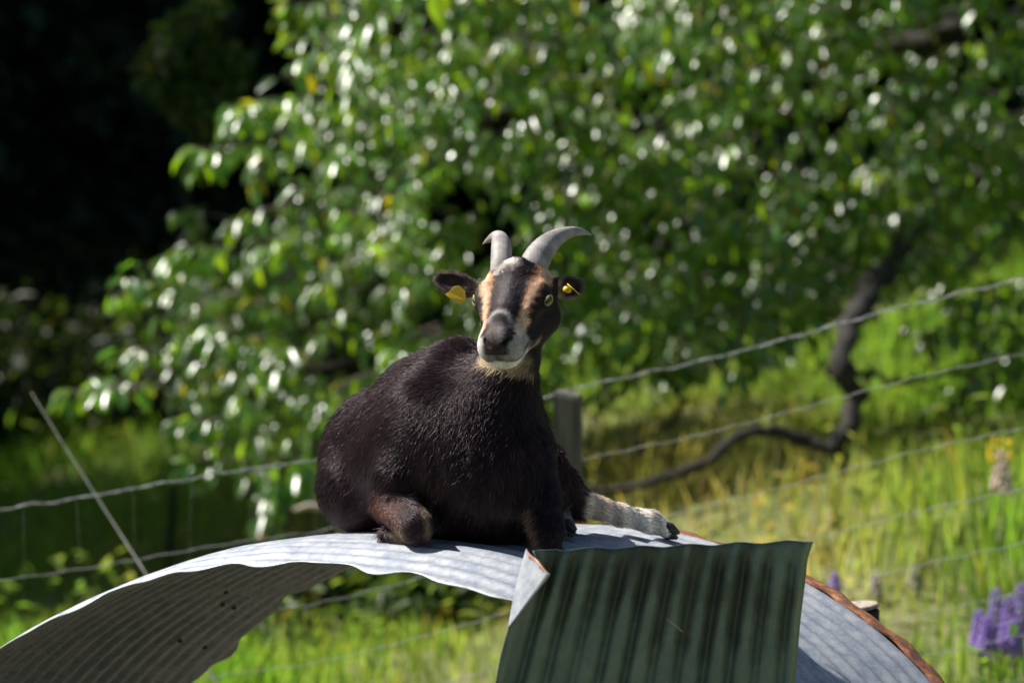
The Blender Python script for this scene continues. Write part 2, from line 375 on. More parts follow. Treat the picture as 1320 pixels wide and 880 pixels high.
sap_base = at(215, 560, 21.8); sz = float(ground_z(sap_base.x, sap_base.y))
sap = empty('sapling', (sap_base.x, sap_base.y, sz), 'sunlit branch of the wood built as a thin sapling standing out against the black wood, upper left', 'tree')  # a lit branch of a forest tree, given a made-up stem
cs = [at(px, py, 21.8) for px, py in ((262, 15), (225, 45), (212, 75), (245, 60), (270, 75), (295, 82), (200, 95), (262, 110), (285, 120), (240, 130), (265, 145))]
leaf_cloud('foliage', sap, M['bushleaf'], [tuple(c) for c in cs], [(.07, .12, .07)]*len(cs), 900, .07, .035, .7, 1.1, .3)
mb = MB(); top = at(262, 10, 21.85); mb.tube([(sap_base.x, sap_base.y, sz-.1), at(235, 330, 21.85), at(250, 110, 21.8), top], [.014, .010, .007, .003], 7)
for c in cs[1:8]: mb.tube([at(248, 140, 21.8), (c+at(250, 110, 21.8))/2, c], [.008, .006, .003], 5)
mb.build('trunk', M['bark'], sap)

# ------------------------------------------------------------------ cherry tree behind the fence
tree_p = at(1640, 640, 20.5)
tz = float(ground_z(tree_p.x, tree_p.y))
tree = empty('cherry_tree', (tree_p.x, tree_p.y, tz), 'big spreading cherry tree with glossy drooping leaves behind the goat', 'tree')
def limb_pts(pts, n=26):
    P = [at(p[0], p[1], p[2]+(.1 if pts[0][0] in (1620, 1076) and p[1] > 360 else 1.0)) for p in pts]; out = []
    for i in range(len(P)-1):
        p0 = P[max(i-1, 0)]; p1 = P[i]; p2 = P[i+1]; p3 = P[min(i+2, len(P)-1)]
        for k in range(n//max(1, len(P)-1)+2):
            t = k/(n//max(1, len(P)-1)+2)
            out.append(.5*((2*p1)+(p2-p0)*t+(2*p0-5*p1+4*p2-p3)*t*t+(3*p1-p0-3*p2+p3)*t**3))
    out.append(P[-1]); return out
def limb(name, pts, r0, r1, seg=9, wob=.018):
    P = limb_pts(pts); n = len(P)
    P = [p+Vector((rnd.uniform(-wob, wob), rnd.uniform(-wob, wob), rnd.uniform(-wob, wob))) for p in P]
    rr = [(r0+(r1-r0)*i/(n-1))*rnd.uniform(.85, 1.2) for i in range(n)]
    MB().tube(P, rr, seg).build(name, M['bark'], tree); return P
MB().tube([(tree_p.x+.1, tree_p.y, tz-.3), (tree_p.x, tree_p.y, tz+.5), (tree_p.x-.15, tree_p.y, tz+1.3), (tree_p.x-.5, tree_p.y, tz+2.6), (tree_p.x-.6, tree_p.y, tz+4.2)],
          [.3, .2, .17, .13, .07], 14).build('trunk', M['bark'], tree)
limb('limb', [(1620, 130, 21.4), (1400, 190, 21.3), (1230, 250, 21.1), (1125, 370, 20.2), (1085, 450, 19.5), (1103, 520, 19.5), (1076, 580, 19.4)], .062, .027)
limb('limb', [(1076, 580, 19.4), (1030, 565, 19.4), (965, 556, 19.3), (905, 598, 19.3), (835, 622, 19.2), (780, 632, 19.2), (735, 618, 19.2)], .026, .008, wob=.006)
limb('limb', [(1000, 556, 19.4), (1015, 590, 19.35), (1005, 625, 19.3)], .006, .002)
limb('limb', [(880, 606, 19.3), (850, 585, 19.3), (800, 578, 19.2)], .007, .002)
limb('limb', [(1098, 505, 19.5), (1060, 470, 19.4), (1040, 430, 19.4)], .010, .004)
limb('limb', [(1085, 470, 19.5), (1150, 490, 19.6), (1225, 480, 19.7), (1290, 500, 19.8)], .014, .006)
limb('limb', [(1600, 60, 21.2), (1300, 20, 21.2), (1000, 60, 21), (700, 130, 20.7), (480, 250, 20.2), (330, 330, 20)], .05, .009)
limb('limb', [(1250, 40, 20.6), (1000, 100, 20.8), (935, 180, 20.6), (925, 260, 20.4), (900, 330, 20.2)], .05, .02)
limb('limb', [(925, 260, 20.4), (830, 340, 20.2), (650, 430, 20), (450, 470, 20), (300, 505, 19.9), (210, 500, 19.8)], .035, .008)
limb('limb', [(925, 300, 20.3), (890, 400, 20), (800, 500, 19.6), (760, 540, 19.5)], .02, .006)
limb('limb', [(1500, -120, 20.6), (1100, -180, 20.8), (800, -100, 20.8), (560, 0, 20.6), (400, 60, 20.4)], .07, .01)
limb('limb', [(850, 480, 19.7), (880, 520, 19.6), (840, 560, 19.5), (810, 590, 19.4)], .014, .005)
limb('limb', [(560, 250, 20.3), (500, 330, 20.1), (440, 430, 20), (300, 590, 19.8), (345, 650, 19.7)], .02, .004)
limb('limb', [(1700, 0, 20.6), (1800, -200, 20.7), (1900, -500, 20.9)], .08, .02)
# crown outline in the plane of the picture; twigs hang in a volume some 4 m deep behind it
poly = np.array([(430, -20), (430, 20), (430, 55), (405, 85), (360, 120), (310, 160), (255, 190), (250, 205), (330, 225), (345, 250), (335, 290), (270, 315), (222, 330), (205, 360),
                 (235, 385), (260, 400), (235, 440), (265, 470), (190, 495), (210, 515), (255, 525), (250, 560), (262, 600), (320, 620), (345, 655), (372, 640), (400, 600), (470, 560), (600, 560), (690, 545), (760, 505),
                 (820, 525), (850, 480), (930, 470), (1010, 480), (1030, 430), (1080, 405), (1120, 395), (1160, 470), (1230, 500), (1330, 520), (1700, 560), (2150, 420), (2250, -100), (2100, -900), (1500, -1300), (900, -1000), (520, -400)], float)
def inside(px, py):
    r = np.zeros(len(px), bool); j = len(poly)-1
    for i in range(len(poly)):
        xi, yi = poly[i]; xj, yj = poly[j]
        r ^= ((yi > py) != (yj > py)) & (px < (xj-xi)*(py-yi)/(yj-yi+1e-9)+xi); j = i
    return r
NS = 11500
px = rng.uniform(200, 2250, NS); py = rng.uniform(-1300, 620, NS)
keep = inside(px, py)
# clumpiness: gaps where darkness or meadow shows, more open at the lower right
cl = np.sin(px*.019+1.3*np.sin(py*.013))*np.sin(py*.024+1.1*np.sin(px*.011+2))
opn = sstep(820, 1150, px)*sstep(250, 430, py)
c2 = np.sin(px*.061+1.7*np.sin(py*.043))*np.sin(py*.071+1.4*np.sin(px*.037+1))
keep &= rng.random(NS) < np.clip(.80+.75*cl+.7*c2-.38*opn*(py > 0)-.30*sstep(850, 1200, px)*sstep(420, 330, py)*(cl < .5), .05, 1)
keep &= ~((py < -60) & (rng.random(NS) < np.where(px < 950, .85, .12))); keep &= ~((px > 1400) & (rng.random(NS) < .5))  # crown above view shaped for light: thinned at left, dense at right to shade
keep &= ~((px < 430) & (py > 545) & (rng.random(NS) < .6)); px = px[keep]; py = py[keep]
depth = 20.9+rng.normal(size=len(px))*.55+.6*sstep(0, -500, py)
depth = np.where(rng.random(len(px)) < .35, rng.uniform(20.1, 21.1, len(px)), depth)+.5*sstep(900, 1200, px); depth = np.maximum(depth, 20.1+.5*sstep(900, 1200, px)+.6*sstep(0, -500, py))
tips = [(80, 512, 19.6, 190, 500), (152, 455, 19.8, 250, 440), (148, 368, 19.8, 250, 385), (248, 200, 19.8, 330, 190), (218, 335, 19.8, 300, 320), (372, 5, 19.8, 450, 20),
        (235, 600, 19.7, 320, 590), (345, 662, 19.6, 345, 590), (232, 545, 19.7, 310, 540), (395, 625, 19.6, 370, 560), (120, 495, 19.7, 210, 498), (295, 150, 19.8, 370, 130)]
tw = MB(); LP = []; LD = []; LN = []
rotv = lambda v, s: v+Vector((rnd.gauss(0, s), rnd.gauss(0, s), rnd.gauss(0, s)))
def spray(base, d, length, nl, droop=.5, r=.004, tube=True):
    P = base.copy(); pts = [P.copy()]; d = d.normalized()
    ns = 5
    for i in range(ns):
        d = (d+Vector((0, 0, -droop/ns))+Vector((rnd.gauss(0, .08), rnd.gauss(0, .08), rnd.gauss(0, .08)))).normalized()
        P = P+d*(length/ns); pts.append(P.copy())
    if tube: tw.tube(pts, [r*(1-.7*i/ns) for i in range(ns+1)], 4, cap=False)
    for k in range(nl):
        t = (rnd.random()**.7)*ns; i = min(int(t), ns-1); q = pts[i].lerp(pts[i+1], t-i)
        side = Vector((rnd.gauss(0, 1), rnd.gauss(0, 1), rnd.gauss(0, .5))).normalized()
        ld = (d*.3+side*.65+Vector((.12, -.18, -.62))).normalized()
        LP.append(q+side*.02); LD.append(ld); LN.append((side*.45+Vector((-.55, -.72, .9))+Vector((rnd.gauss(0, .42), rnd.gauss(0, .42), rnd.gauss(0, .42)))))
for i in range(len(px)):
    b = at(px[i]+38, py[i]-22, depth[i])
    d = Vector((-.75+rnd.gauss(0, .45), rnd.gauss(0, .45)-.2, -.05+rnd.gauss(0, .35)))
    if px[i] > 1300: d.x = rnd.gauss(0, .8)
    spray(b, d, rnd.uniform(.14, .36), rnd.randint(7, 19), rnd.uniform(.3, 1.1), .0035, tube=(py[i] > -100 and px[i] < 1450))
for (x, y, dd, bx, by) in tips:
    a = at(bx, by, dd); b = at(x, y, dd)
    for q in range(3):
        spray(a.lerp(b, q*.28), (b-a)+Vector((0, 0, rnd.uniform(0, .06))), (b-a).length*(1-q*.24), 13-2*q, .25, .004)
LP = np.array(LP); LD = np.array(LD); LN = np.array(LN); NL = len(LP)
print('cherry leaves', NL)
LL = rng.uniform(.042, .098, NL); LW = LL*rng.uniform(.36, .52, NL); LT = tints(NL, .5, 1.35, .08)
# the 300 that show largest are leaves of their own, the rest one mass
rel = LP-np.array([0, 0, H]); dep = rel @ np.array(FWD); sx = 660+(rel[:, 0]/dep)*D/S; sy = 440-((rel @ np.array(UP))/dep)*D/S
vis = (sx > 10) & (sx < 1310) & (sy > 10) & (sy < 640)
order = np.argsort(np.where(vis, dep-LL*12, 99))[:292]
rest = np.ones(NL, bool); rest[order] = False
o = obj('foliage', leaf_mesh('foliage', LP[rest], LD[rest], LN[rest], LL[rest], LW[rest], LT[rest]), M['leaf'], tree); o['kind'] = 'stuff'
lv = leaf_arrays(np.zeros((1, 3)), np.array([[0, 1., 0]]), np.array([[0, 0, 1.]]), np.array([1.]), np.array([.5]))[0]
one = np_mesh('leaf', lv, [np.array([[0, 2, 1], [0, 3, 2], [4, 5, 7], [5, 6, 7]]), np.array([[1, 2, 5, 4], [2, 3, 6, 5]])])
def put_leaf(p, d, nrm, L, parent, mat='leaf_one', me=one):
    d = Vector(d).normalized(); s_ = d.cross(Vector(nrm)).normalized(); nn = s_.cross(d)
    o = bpy.data.objects.new('leaf', me)
    if not me.materials: me.materials.append(M[mat])
    COL.objects.link(o); o.parent = parent
    m = Matrix((s_, d, nn)).transposed().to_4x4() @ Matrix.Scale(L, 4); m.translation = Vector(p)-parent.location
    o.matrix_local = m; return o
for i in order: put_leaf(LP[i], LD[i], LN[i], float(LL[i]), tree)
# larger leaves of a near bough hanging in at the top centre, in shade
for (x, y, L, dx) in ((560, -14, .12, .10), (585, -30, .12, -.25), (612, -26, .09, .3), (668, -22, .07, .1), (640, -30, .08, -.1)):
    put_leaf(at(x, y, 18.6), (dx, .05, -1), (.05*dx, -1, .25), L, tree)
tw.tube([at(650, -60, 18.7), at(620, -40, 18.7), at(560, -30, 18.6)], .006, 5)
o = tw.build('twigs', M['twig'], tree); o['kind'] = 'stuff'

# ------------------------------------------------------------------ wire fence
FD = 15.0
post_p = at(732, 506, FD)
fence = empty('wire_fence', (post_p.x, post_p.y, float(ground_z(post_p.x, post_p.y))), 'wire mesh stock fence climbing to the right behind the goat', 'fence')
def wy(k, x):    # height of strand k in the picture at x
    top = np.interp(x, [-900, 0, 400, 732, 870, 1320, 2200], [775, 653, 592, 503, 470, 356, 130])
    off = [0, 93, 186, 262, 330, 392, 445, 500][k] * np.interp(x, [0, 1320], [.985, 1.03])
    return top+off
for k in range(8):
    xs_ = np.arange(-700, 2100, 14.); P = []
    for q, x in enumerate(xs_):
        sag = 4*math.sin((x-732)/430*math.pi)**2
        p = at(x, wy(k, x)+sag+1.0*math.sin(x*.11+k)+rnd.uniform(-.5, .5), FD+.25*math.sin(x*.0015))
        P.append(p)
    mb = MB(); mb.tube(P, .0012 if k else .0015, 5)
    if k == 0:   # second ply twisted round the top strand
        mb.tube([p+Vector((0, .004*math.cos(i*1.1), .004*math.sin(i*1.1))) for i, p in enumerate(P)], .0012, 4)
    mb.build('wire', M['wire'], fence)
for x in np.arange(-640, 2050, 74.):
    x0 = x+rnd.uniform(-4, 4)
    P = [at(x0+5*math.sin(k*1.3+x)+k*1.0, wy(k, x0), FD+.25*math.sin(x*.0015)+.004) for k in range(8)]
    MB().tube(P, .00022, 4).build('stay_wire', M['wood'], fence)
def square_post(px, pytop, name='post'):
    top = at(px, pytop, FD+.06); gz = float(ground_z(top.x, top.y))-.4
    mb = MB(); a = .033; rot = R(-9)
    cs = [(-a, -a), (a, -a), (a, a), (-a, a)]; rows = [gz, gz+.6, top.z-.01, top.z]
    for j, z in enumerate(rows):
        sc = .9 if j == 3 else 1.0
        for (u, v) in cs:
            mb.v.append(Vector((top.x+(u*math.cos(rot)-v*math.sin(rot))*sc+rnd.uniform(-.001, .001), top.y+(u*math.sin(rot)+v*math.cos(rot))*sc, z+.012*(j >= 2)*(u > 0)*-1)))
    for j in range(3):
        for q in range(4): mb.f.append((j*4+q, j*4+(q+1) % 4, (j+1)*4+(q+1) % 4, (j+1)*4+q))
    mb.f.append((12, 13, 14, 15)); return mb.build(name, M['postwood'], fence, smooth=False)
square_post(732, 503); square_post(-560, 720); square_post(1980, 170)

# leaning brace pole at the left and a plank end behind the rump
br = MB().tube([at(40, 505, 15.6), at(80, 570, 15.5), at(130, 648, 15.4), at(190, 742, 15.3), at(250, 835, 15.2), at(330, 955, 15.0)], [.0006, .001, .002, .003, .0035, .004], 8).build('brace_pole', M['palewood'])  # upper end thinned so the pole fades as if into shade
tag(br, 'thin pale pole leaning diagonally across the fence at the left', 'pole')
pa, pb = at(378, 657, 19), at(416, 654, 19)
mb = MB(); mb.tube([pa, pa.lerp(pb, .5)+Vector((0, 0, .01)), pb, pb+Vector((.45, .1, -.03)), pb+Vector((.9, .2, 0))], [.006, .011, .013, .015, .016], 7); tag(mb.build('fallen_branch', M['cutwood']), 'pale fallen branch in the grass just behind the rump of the goat', 'branch')
gzp = float(ground_z(pa.x, pa.y))

# round cut post behind the rusty rim
pt = at(1103, 781, 13.0); stp = empty('log_post', (pt.x, pt.y, -.1), 'round sawn wooden post top just beyond the rusty rim of the roof', 'post')
mb = MB(); rr = .052
ring = [Vector((math.cos(a)*rr*rnd.uniform(.95, 1.06), math.sin(a)*rr*rnd.uniform(.95, 1.06), 0)) for a in np.linspace(0, 2*math.pi, 22, endpoint=False)]
zs = [-.4, pt.z*.5, pt.z-.05, pt.z-.006]
for z in zs:
    for q in ring: mb.v.append(Vector((pt.x, pt.y, z))+q*(1+.02*math.sin(z*20)))
for j in range(3):
    for q in range(22): mb.f.append((j*22+q, j*22+(q+1) % 22, (j+1)*22+(q+1) % 22, (j+1)*22+q))
mb.build('bark', M['bark'], stp)
mb = MB(); mb.v = [Vector((pt.x, pt.y, pt.z-.004+q.x*.1))+q*1.01 for q in ring]+[Vector((pt.x, pt.y, pt.z+.004+q.x*.1))+q*.95 for q in ring]
for q in range(22): mb.f.append((q, (q+1) % 22, 22+(q+1) % 22, 22+q))
mb.f.append(tuple(range(22, 44))); mb.build('sawn_top', M['cutwood'], stp, smooth=False)

# ------------------------------------------------------------------ flowers
n = NT('green_stem'); n.set(Base_Color=(.07, .13, .03), Roughness=.6); M['stem'] = n.m
def spike(px, py, dist, hh, mat, label, cat, group, r=.02, florets=46, name='lupin'):
    p = at(px, py, dist); gz = float(ground_z(p.x, p.y))
    e = empty(name, (p.x, p.y, gz), label, cat, group)
    MB().tube([(p.x+.03, p.y, gz-.03), (p.x+.01, p.y, (gz+p.z)/2), (p.x, p.y, p.z)], .004, 5).build('stem', M['stem'], e)
    mb = MB()
    for i in range(florets):
        t = i/florets; a = i*2.4; rr = r*(1-.6*t)
        mb.ball((p.x+math.cos(a)*rr, p.y+math.sin(a)*rr, p.z-hh*.5+hh*t), .009*(1.15-.6*t), 5, 4, (1, 1, 1.3))
    me = mb.mesh('flower_spike'); attr(me, 'tint', np.tile([1, 1, 1, 1], (len(me.vertices), 1))); obj('flower_spike', me, M[mat], e)
lup = [(1262, 812, 16.4, .12, 'leftmost purple lupin spike of the clump at the lower right corner'), (1283, 793, 16.5, .16, 'tall purple lupin spike rising in the middle of the clump'),
       (1300, 800, 16.3, .15, 'purple lupin spike at the right of the clump'), (1316, 786, 16.6, .16, 'purple lupin spike cut by the right edge of the picture'),
       (1272, 818, 16.2, .11, 'short purple lupin spike low in front of the clump'), (1306, 820, 16.2, .10, 'lowest small purple lupin spike of the clump')]
for x, y, d, h_, lab in lup: spike(x, y, d, h_, 'purple', lab, 'flower', 'purple lupins at the lower right', .026)
spike(1076, 748, 17.5, .05, 'purple', 'tiny purple flower alone beside the upright sheet', 'flower', None, .014, 20, 'wildflower')
spike(1291, 607, 17.5, .13, 'pink', 'pale pink flower head under yellow petals near the right edge', 'flower', None, .030, 34, 'wildflower')
p = at(1289, 583, 17.5); fl = [o for o in COL.objects if o.name.startswith('wildflower')][-1]
mb = MB()
for i in range(16):
    a = i*.7; mb.ball((p.x+math.cos(a)*.034, p.y+math.sin(a)*.02, p.z+rnd.uniform(-.025, .035)), .0065, 6, 4, (1, .6, 1.9))
mb.build('petals', M['yellow'], fl)
for (x, y, lab) in ((1178, 742, 'white flower head low behind the fence, nearest the dark clump'), (1128, 752, 'dim whitish flower head left of the white one'), (1072, 770, 'small pale flower beside the log post')):
    spike(x, y, 17.6, .07, 'pale', lab, 'flower', 'whitish flowers behind the log post', .018, 16, 'wildflower')

# ------------------------------------------------------------------ arched corrugated roof
CX0, CX1, TILT, LEN, D0 = 378., 730., math.tan(R(35)), 595., -91.
def ushift(t): return np.interp(t, [-.05, 0, .08, .16, .25, .4, .6, 1, 1.2], [-9, 0, 14, 25, 33, 40, 44, 51, 56])
def roof(t, dx):
    """px-frame point of the roof at t along the ridge and dx across"""
    w_, h_, n_ = 640., 700., 2.2
    drop = h_*(1-(1-np.clip(np.abs(dx)/w_, 0, .99999)**n_)**(1/n_))
    dent = 1.8*np.exp(-((dx+120)/70)**2)*(1-t)**3*np.sin(dx*.05) + 2.0*np.sin(dx*.017+t*2)
    tt = np.clip(t, -.03, 1.05)
    ux = np.array([-.06, 0, .04, .08, .12, .16, .2, .25, .3, .4, .5, .6, .8, 1, 1.1]); uy = ushift(ux)
    return seen(np.stack([CX0+(CX1-CX0)*tt+dx, 727-np.interp(tt, ux, uy)+drop+dent, D0+LEN*tt-dx*TILT], -1))
def superarc(m):
    ph = np.linspace(-math.pi/2, math.pi/2, m); w_, h_, n_ = 640., 700., 2.2
    return np.sign(np.sin(ph))*w_*np.abs(np.sin(ph))**(2/n_)*.9995
nu, nv = 260, 190
dxs = superarc(nu); dxs = np.interp(np.linspace(0, 1, nu), np.linspace(0, 1, nu), dxs)
tv = np.linspace(0, 1, nv)
DX, TV = np.meshgrid(dxs, tv)
arcn = DX/640
lo = .006*np.sin(arcn*31)+.005*np.sin(arcn*53+2)+.008*np.maximum(0, np.sin(arcn*17+.5))   # ragged near rim
hi = 1+(.008*np.sin(arcn*27+1)+.006*np.sin(arcn*61))*np.where(arcn > 0, 1, 2.6)
T = lo+(hi-lo)*TV
B = roof(T, DX); e_ = .5
tu = roof(T, DX+e_)-roof(T, DX-e_); tt_ = roof(T+.002, DX)-roof(T-.002, DX)
Nn = np.cross(tu, tt_); Nn /= np.linalg.norm(Nn, axis=-1, keepdims=True); Nn = np.where(Nn[..., 1:2] > 0, -Nn, Nn)
ncorr = 18
cor = np.sin(T*ncorr*2*math.pi)
Pp = B+Nn*(cor*2.9)[..., None]
V = L2W(Pp.reshape(-1, 3)); I = np.arange(nu*nv).reshape(nv, nu)
F = np.stack([I[:-1, :-1], I[:-1, 1:], I[1:, 1:], I[1:, :-1]], -1).reshape(-1, 4)
rc = L2W([[560, 980, 100]])[0]
shel = empty('animal_shelter', (rc[0], rc[1], -.05), 'arched corrugated iron shelter that the goat lies on', 'shelter')
me = np_mesh('roof_sheet', V, F)
rustv = np.where(DX > 0, sstep(.955, .985, T), 0*T)+.25*sstep(.02, 0, T-lo)
attr(me, 'rust', rustv.ravel(), 'FLOAT'); attr(me, 'stain_shade', (0*T).ravel(), 'FLOAT'); attr(me, 'green', (0*T).ravel(), 'FLOAT')
o = obj('roof_sheet', me, M['zinc'], shel); me.materials.append(M['zinc_shade'])
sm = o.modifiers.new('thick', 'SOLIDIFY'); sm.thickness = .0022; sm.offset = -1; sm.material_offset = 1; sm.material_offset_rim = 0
# rusty rim: bent-over edge of the sheet along the far right side
m2 = 150; dxr = np.linspace(285, 639, m2); rows = []
for j, (to, up_) in enumerate(((.970, 3), (.985, 4.5), (1.0, 4), (1.015, 2.5), (1.026, -1), (1.028, -6))):
    tj = to+.006*np.sin(dxr*.06+j*.3)+.004*np.sin(dxr*.15)
    b = roof(tj, dxr); tu = roof(tj, dxr+.5)-roof(tj, dxr-.5); ta = np.array([CX1-CX0, -40., LEN]); nn = np.cross(tu, ta); nn /= np.linalg.norm(nn, axis=1, keepdims=True); nn = np.where(nn[:, 1:2] > 0, -nn, nn)
    rows.append(b+nn*(up_+1.0*np.sin(dxr*.05+j))[:, None])
V = L2W(np.concatenate(rows)); I = np.arange(len(rows)*m2).reshape(len(rows), m2)
F = np.stack([I[:-1, :-1], I[:-1, 1:], I[1:, 1:], I[1:, :-1]], -1).reshape(-1, 4)
n = NT('rusty_rim'); co = n.coord(); f = n.noise(30, 6, co, .7)
n.set(Base_Color=n.ramp(f, [(.3, (.07, .03, .022)), (.5, (.20, .075, .04)), (.62, (.40, .17, .06)), (.8, (.16, .09, .07))]), Roughness=.85); n.bump(f, .7, .004)
o = obj('rusty_rim', np_mesh('rusty_rim', V, F), n.m, shel); sm = o.modifiers.new('thick', 'SOLIDIFY'); sm.thickness = .003
# rusty bolt heads on the underside
def roof_hit(x, y, far=False):
    g = np.argmin((Pp[..., 0]-x)**2+(Pp[..., 1]-y)**2+(0 if far else 0)); return g
for (x, y) in ((305, 757), (262, 785), (256, 802), (268, 811), (193, 858), (222, 875)):
    d2 = (Pp[..., 0]-x)**2+(Pp[..., 1]-y)**2; g = np.unravel_index(np.argmin(d2), d2.shape)
    p = Pp[g]+(-Nn[g])*2.2
    wp = Vector(L2W(p)); MB().ball(wp, .006, 10, 6, (1, 1, .8)).build('bolt', M['rust'], shel)

# ------------------------------------------------------------------ upright corrugated sheet in front
nu, nv = 230, 60
U, Vv = np.meshgrid(np.linspace(0, 1, nu), np.linspace(0, 1, nv))
yy = 704+(1230-704)*Vv
def lx(y): return np.interp(y, [700, 738, 765, 790, 808, 840, 880, 960, 1230], [686, 703, 684, 664, 653, 646, 640, 617, 541])
def rx(y): return np.interp(y, [690, 705, 725, 745, 800, 880, 1230], [1052, 1048, 1041, 1039, 1032, 1025, 985])
X0 = lx(yy); X1 = rx(yy); s_ = U*11.6
flat_lx = np.interp(yy, [700, 1230], [685, 539])                 # corrugations run on under the cut edge
xx = flat_lx+(X1-flat_lx)*U; xx = np.maximum(xx, X0)
ph = (xx-flat_lx)/(X1-flat_lx)*11.6*2*math.pi
corr = 5.2*np.cos(ph+.45*np.sin(ph))*(.15+.85*sstep(0, .07, Vv))*(1+.2*np.sin(U*19))
topy = 709-11*U-1.5*np.sin(ph*.5)*(U > .1)-1.2*np.floor(U*11.6)*.12
yy2 = np.where(Vv < .002, topy, yy+(topy-704)*(1-Vv)**6)
zz = -475+110*U+50*Vv+corr+14*(U-.5)**2+20*sstep(.06, 0, U)*-1+26*sstep(.975, 1.0, U)
PP = seen(np.stack([xx, yy2, zz], -1))
V = L2W(PP.reshape(-1, 3)); I = np.arange(nu*nv).reshape(nv, nu)
F = np.stack([I[:-1, :-1], I[1:, :-1], I[1:, 1:], I[:-1, 1:]], -1).reshape(-1, 4)
pc = L2W([[820, 1200, -400]])[0]
pan = empty('upright_sheet', (pc[0], pc[1], -.1), 'dark green-grey corrugated sheet standing upright in front of the roof, corner folded', 'iron sheet')
me = np_mesh('sheet', V, F)
attr(me, 'rust', (.55*sstep(.012, 0, Vv)+.30*np.exp(-((U-.3)/.22)**2-(Vv/.05)**2)+.15*sstep(.25, .0, Vv)).ravel(), 'FLOAT')
attr(me, 'stain_shade', (.62*np.exp(-((U-.38)/.34)**2-((Vv-.04)/.13)**2)+.45*np.exp(-((U-.75)/.22)**2-((Vv-.16)/.12)**2)+.30*sstep(-.95, -.35, np.cos(ph))+.12*sstep(0, .8, np.cos(ph))).ravel(), 'FLOAT')  # stains near the top, plus groove shade painted between lighter ridges
attr(me, 'green', np.full(U.size, .9), 'FLOAT')
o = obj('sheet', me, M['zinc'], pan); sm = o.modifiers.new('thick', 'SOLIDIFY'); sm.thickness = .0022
# folded corner
A_, B_, C_ = seen(np.array([678, 707, -478.])), seen(np.array([709, 739, -525.])), seen(np.array([655, 808, -486.]))
rows = []; mm = 24
for i in range(mm+1):
    a = i/mm
    l_ = A_*(1-a)+C_*a+np.array([-2*math.sin(a*3.1), 0, 6*math.sin(a*3.1)]); r_ = B_*(1-a)+C_*a+np.array([0, 0, -2*math.sin(a*3.1)])
    for j in range(10):
        b = j/9; q = l_*(1-b)+r_*b; q = q+np.array([-.3, -.25, -.6])*math.sin(b*math.pi)*5*(1-a)+np.array([0, 1.3*math.sin(b*9), 0])*(1-a); rows.append(q)
V = L2W(np.array(rows)); I = np.arange(len(rows)).reshape(mm+1, 10)
F = np.stack([I[:-1, :-1], I[1:, :-1], I[1:, 1:], I[:-1, 1:]], -1).reshape(-1, 4)
me = np_mesh('folded_corner', V, F); rr_ = np.zeros((mm+1, 10)); rr_[0] = .6; rr_[1] = .5; rr_[2] = .3; rr_[:, 9] = .35
attr(me, 'rust', rr_.ravel(), 'FLOAT'); attr(me, 'stain_shade', np.zeros(V.shape[0]), 'FLOAT'); attr(me, 'green', np.zeros(V.shape[0]), 'FLOAT')
o = obj('folded_corner', me, M['zinc'], pan); sm = o.modifiers.new('thick', 'SOLIDIFY'); sm.thickness = .002
mb = MB()
for (x0, y0, x1, y1) in ((860, 798, 880, 814),):
    a = L2W(seen([[x0, y0, -450], [x1, y1, -452]])); mb.tube([a[0], (a[0]+a[1])/2+np.array([0, 0, .002]), a[1]], [.001, .0012, .0008], 5)
tag(mb.build('straw_wisp', M['straw']), 'single bent straw stalk caught on the dark upright sheet', 'straw')

#GOAT
# ------------------------------------------------------------------ goat (one skin surface from a smooth distance field)
HO = np.array([668., 331., -22.]); HF = np.array([-.2007, .578, -.791]); HL = np.array([.969, 0, -.246]); HU = np.array([-.142, -.816, -.560])
def hp(l, f, u): return HO+HL*l+HF*f+HU*u
def smin(a, b, k):
    h = np.clip(.5+.5*(b-a)/k, 0, 1); return b+(a-b)*h-k*h*(1-h)
def cone(p, a, b, ra, rb):
    a = np.asarray(a, np.float32); b = np.asarray(b, np.float32); ba = b-a; l2 = float(ba@ba)
    h = np.clip(((p-a)@ba)/l2, 0, 1); q = p-a-h[:, None]*ba
    return np.sqrt((q*q).sum(1))-(ra+(rb-ra)*h)
def ell(p, c, r, ax=None):
    q = p-np.asarray(c, np.float32)
    if ax is not None: q = q@np.asarray(ax, np.float32).T
    r = np.asarray(r, np.float32); k = np.sqrt(((q/r)**2).sum(1)); return (k-1)*float(r.min())*np.where(k > 1, 1, 1.)
HA = np.array([HL, HF, HU])
def unit(v): v = np.asarray(v, float); return v/np.linalg.norm(v)
def frame(d, nrm):
    d = unit(d); s = unit(np.cross(d, nrm)); n = np.cross(s, d); return np.array([d, s, n])
EARL = frame((-49, -14, 10), (-.15, -.25, -1)); EARR = frame((36, -2, 14), (.35, -.2, -1))
def body_sdf(p):
    d = cone(p, (592, 572, 70), (503, 600, 300), 116, 100)
    d = smin(d, cone(p, (594, 486, 90), (542, 506, 190), 46, 44), 40)          # withers and back
    d = smin(d, ell(p, (456, 632, 235), (54, 60, 80)), 11)
    d = smin(d, cone(p, (468, 540, 270), (450, 590, 240), 22, 30), 24)                     # haunch
    d = smin(d, cone(p, (620, 610, 10), (600, 640, 60), 74, 62), 40)           # brisket
    d = smin(d, cone(p, (628, 565, 20), (658, 462, -8), 66, 38), 34)
    d = smin(d, ell(p, (652, 664, 20), (58, 36, 50)), 20)           # neck
    d = smin(d, cone(p, (552, 535, 30), (516, 612, 2), 50, 31), 16)           # right shoulder
    d = smin(d, cone(p, (668, 585, 0), (690, 640, -20), 44, 30), 24)           # left shoulder
    d = smin(d, cone(p, (516, 608, 10), (503, 650, 15), 30, 22), 16)
    return d
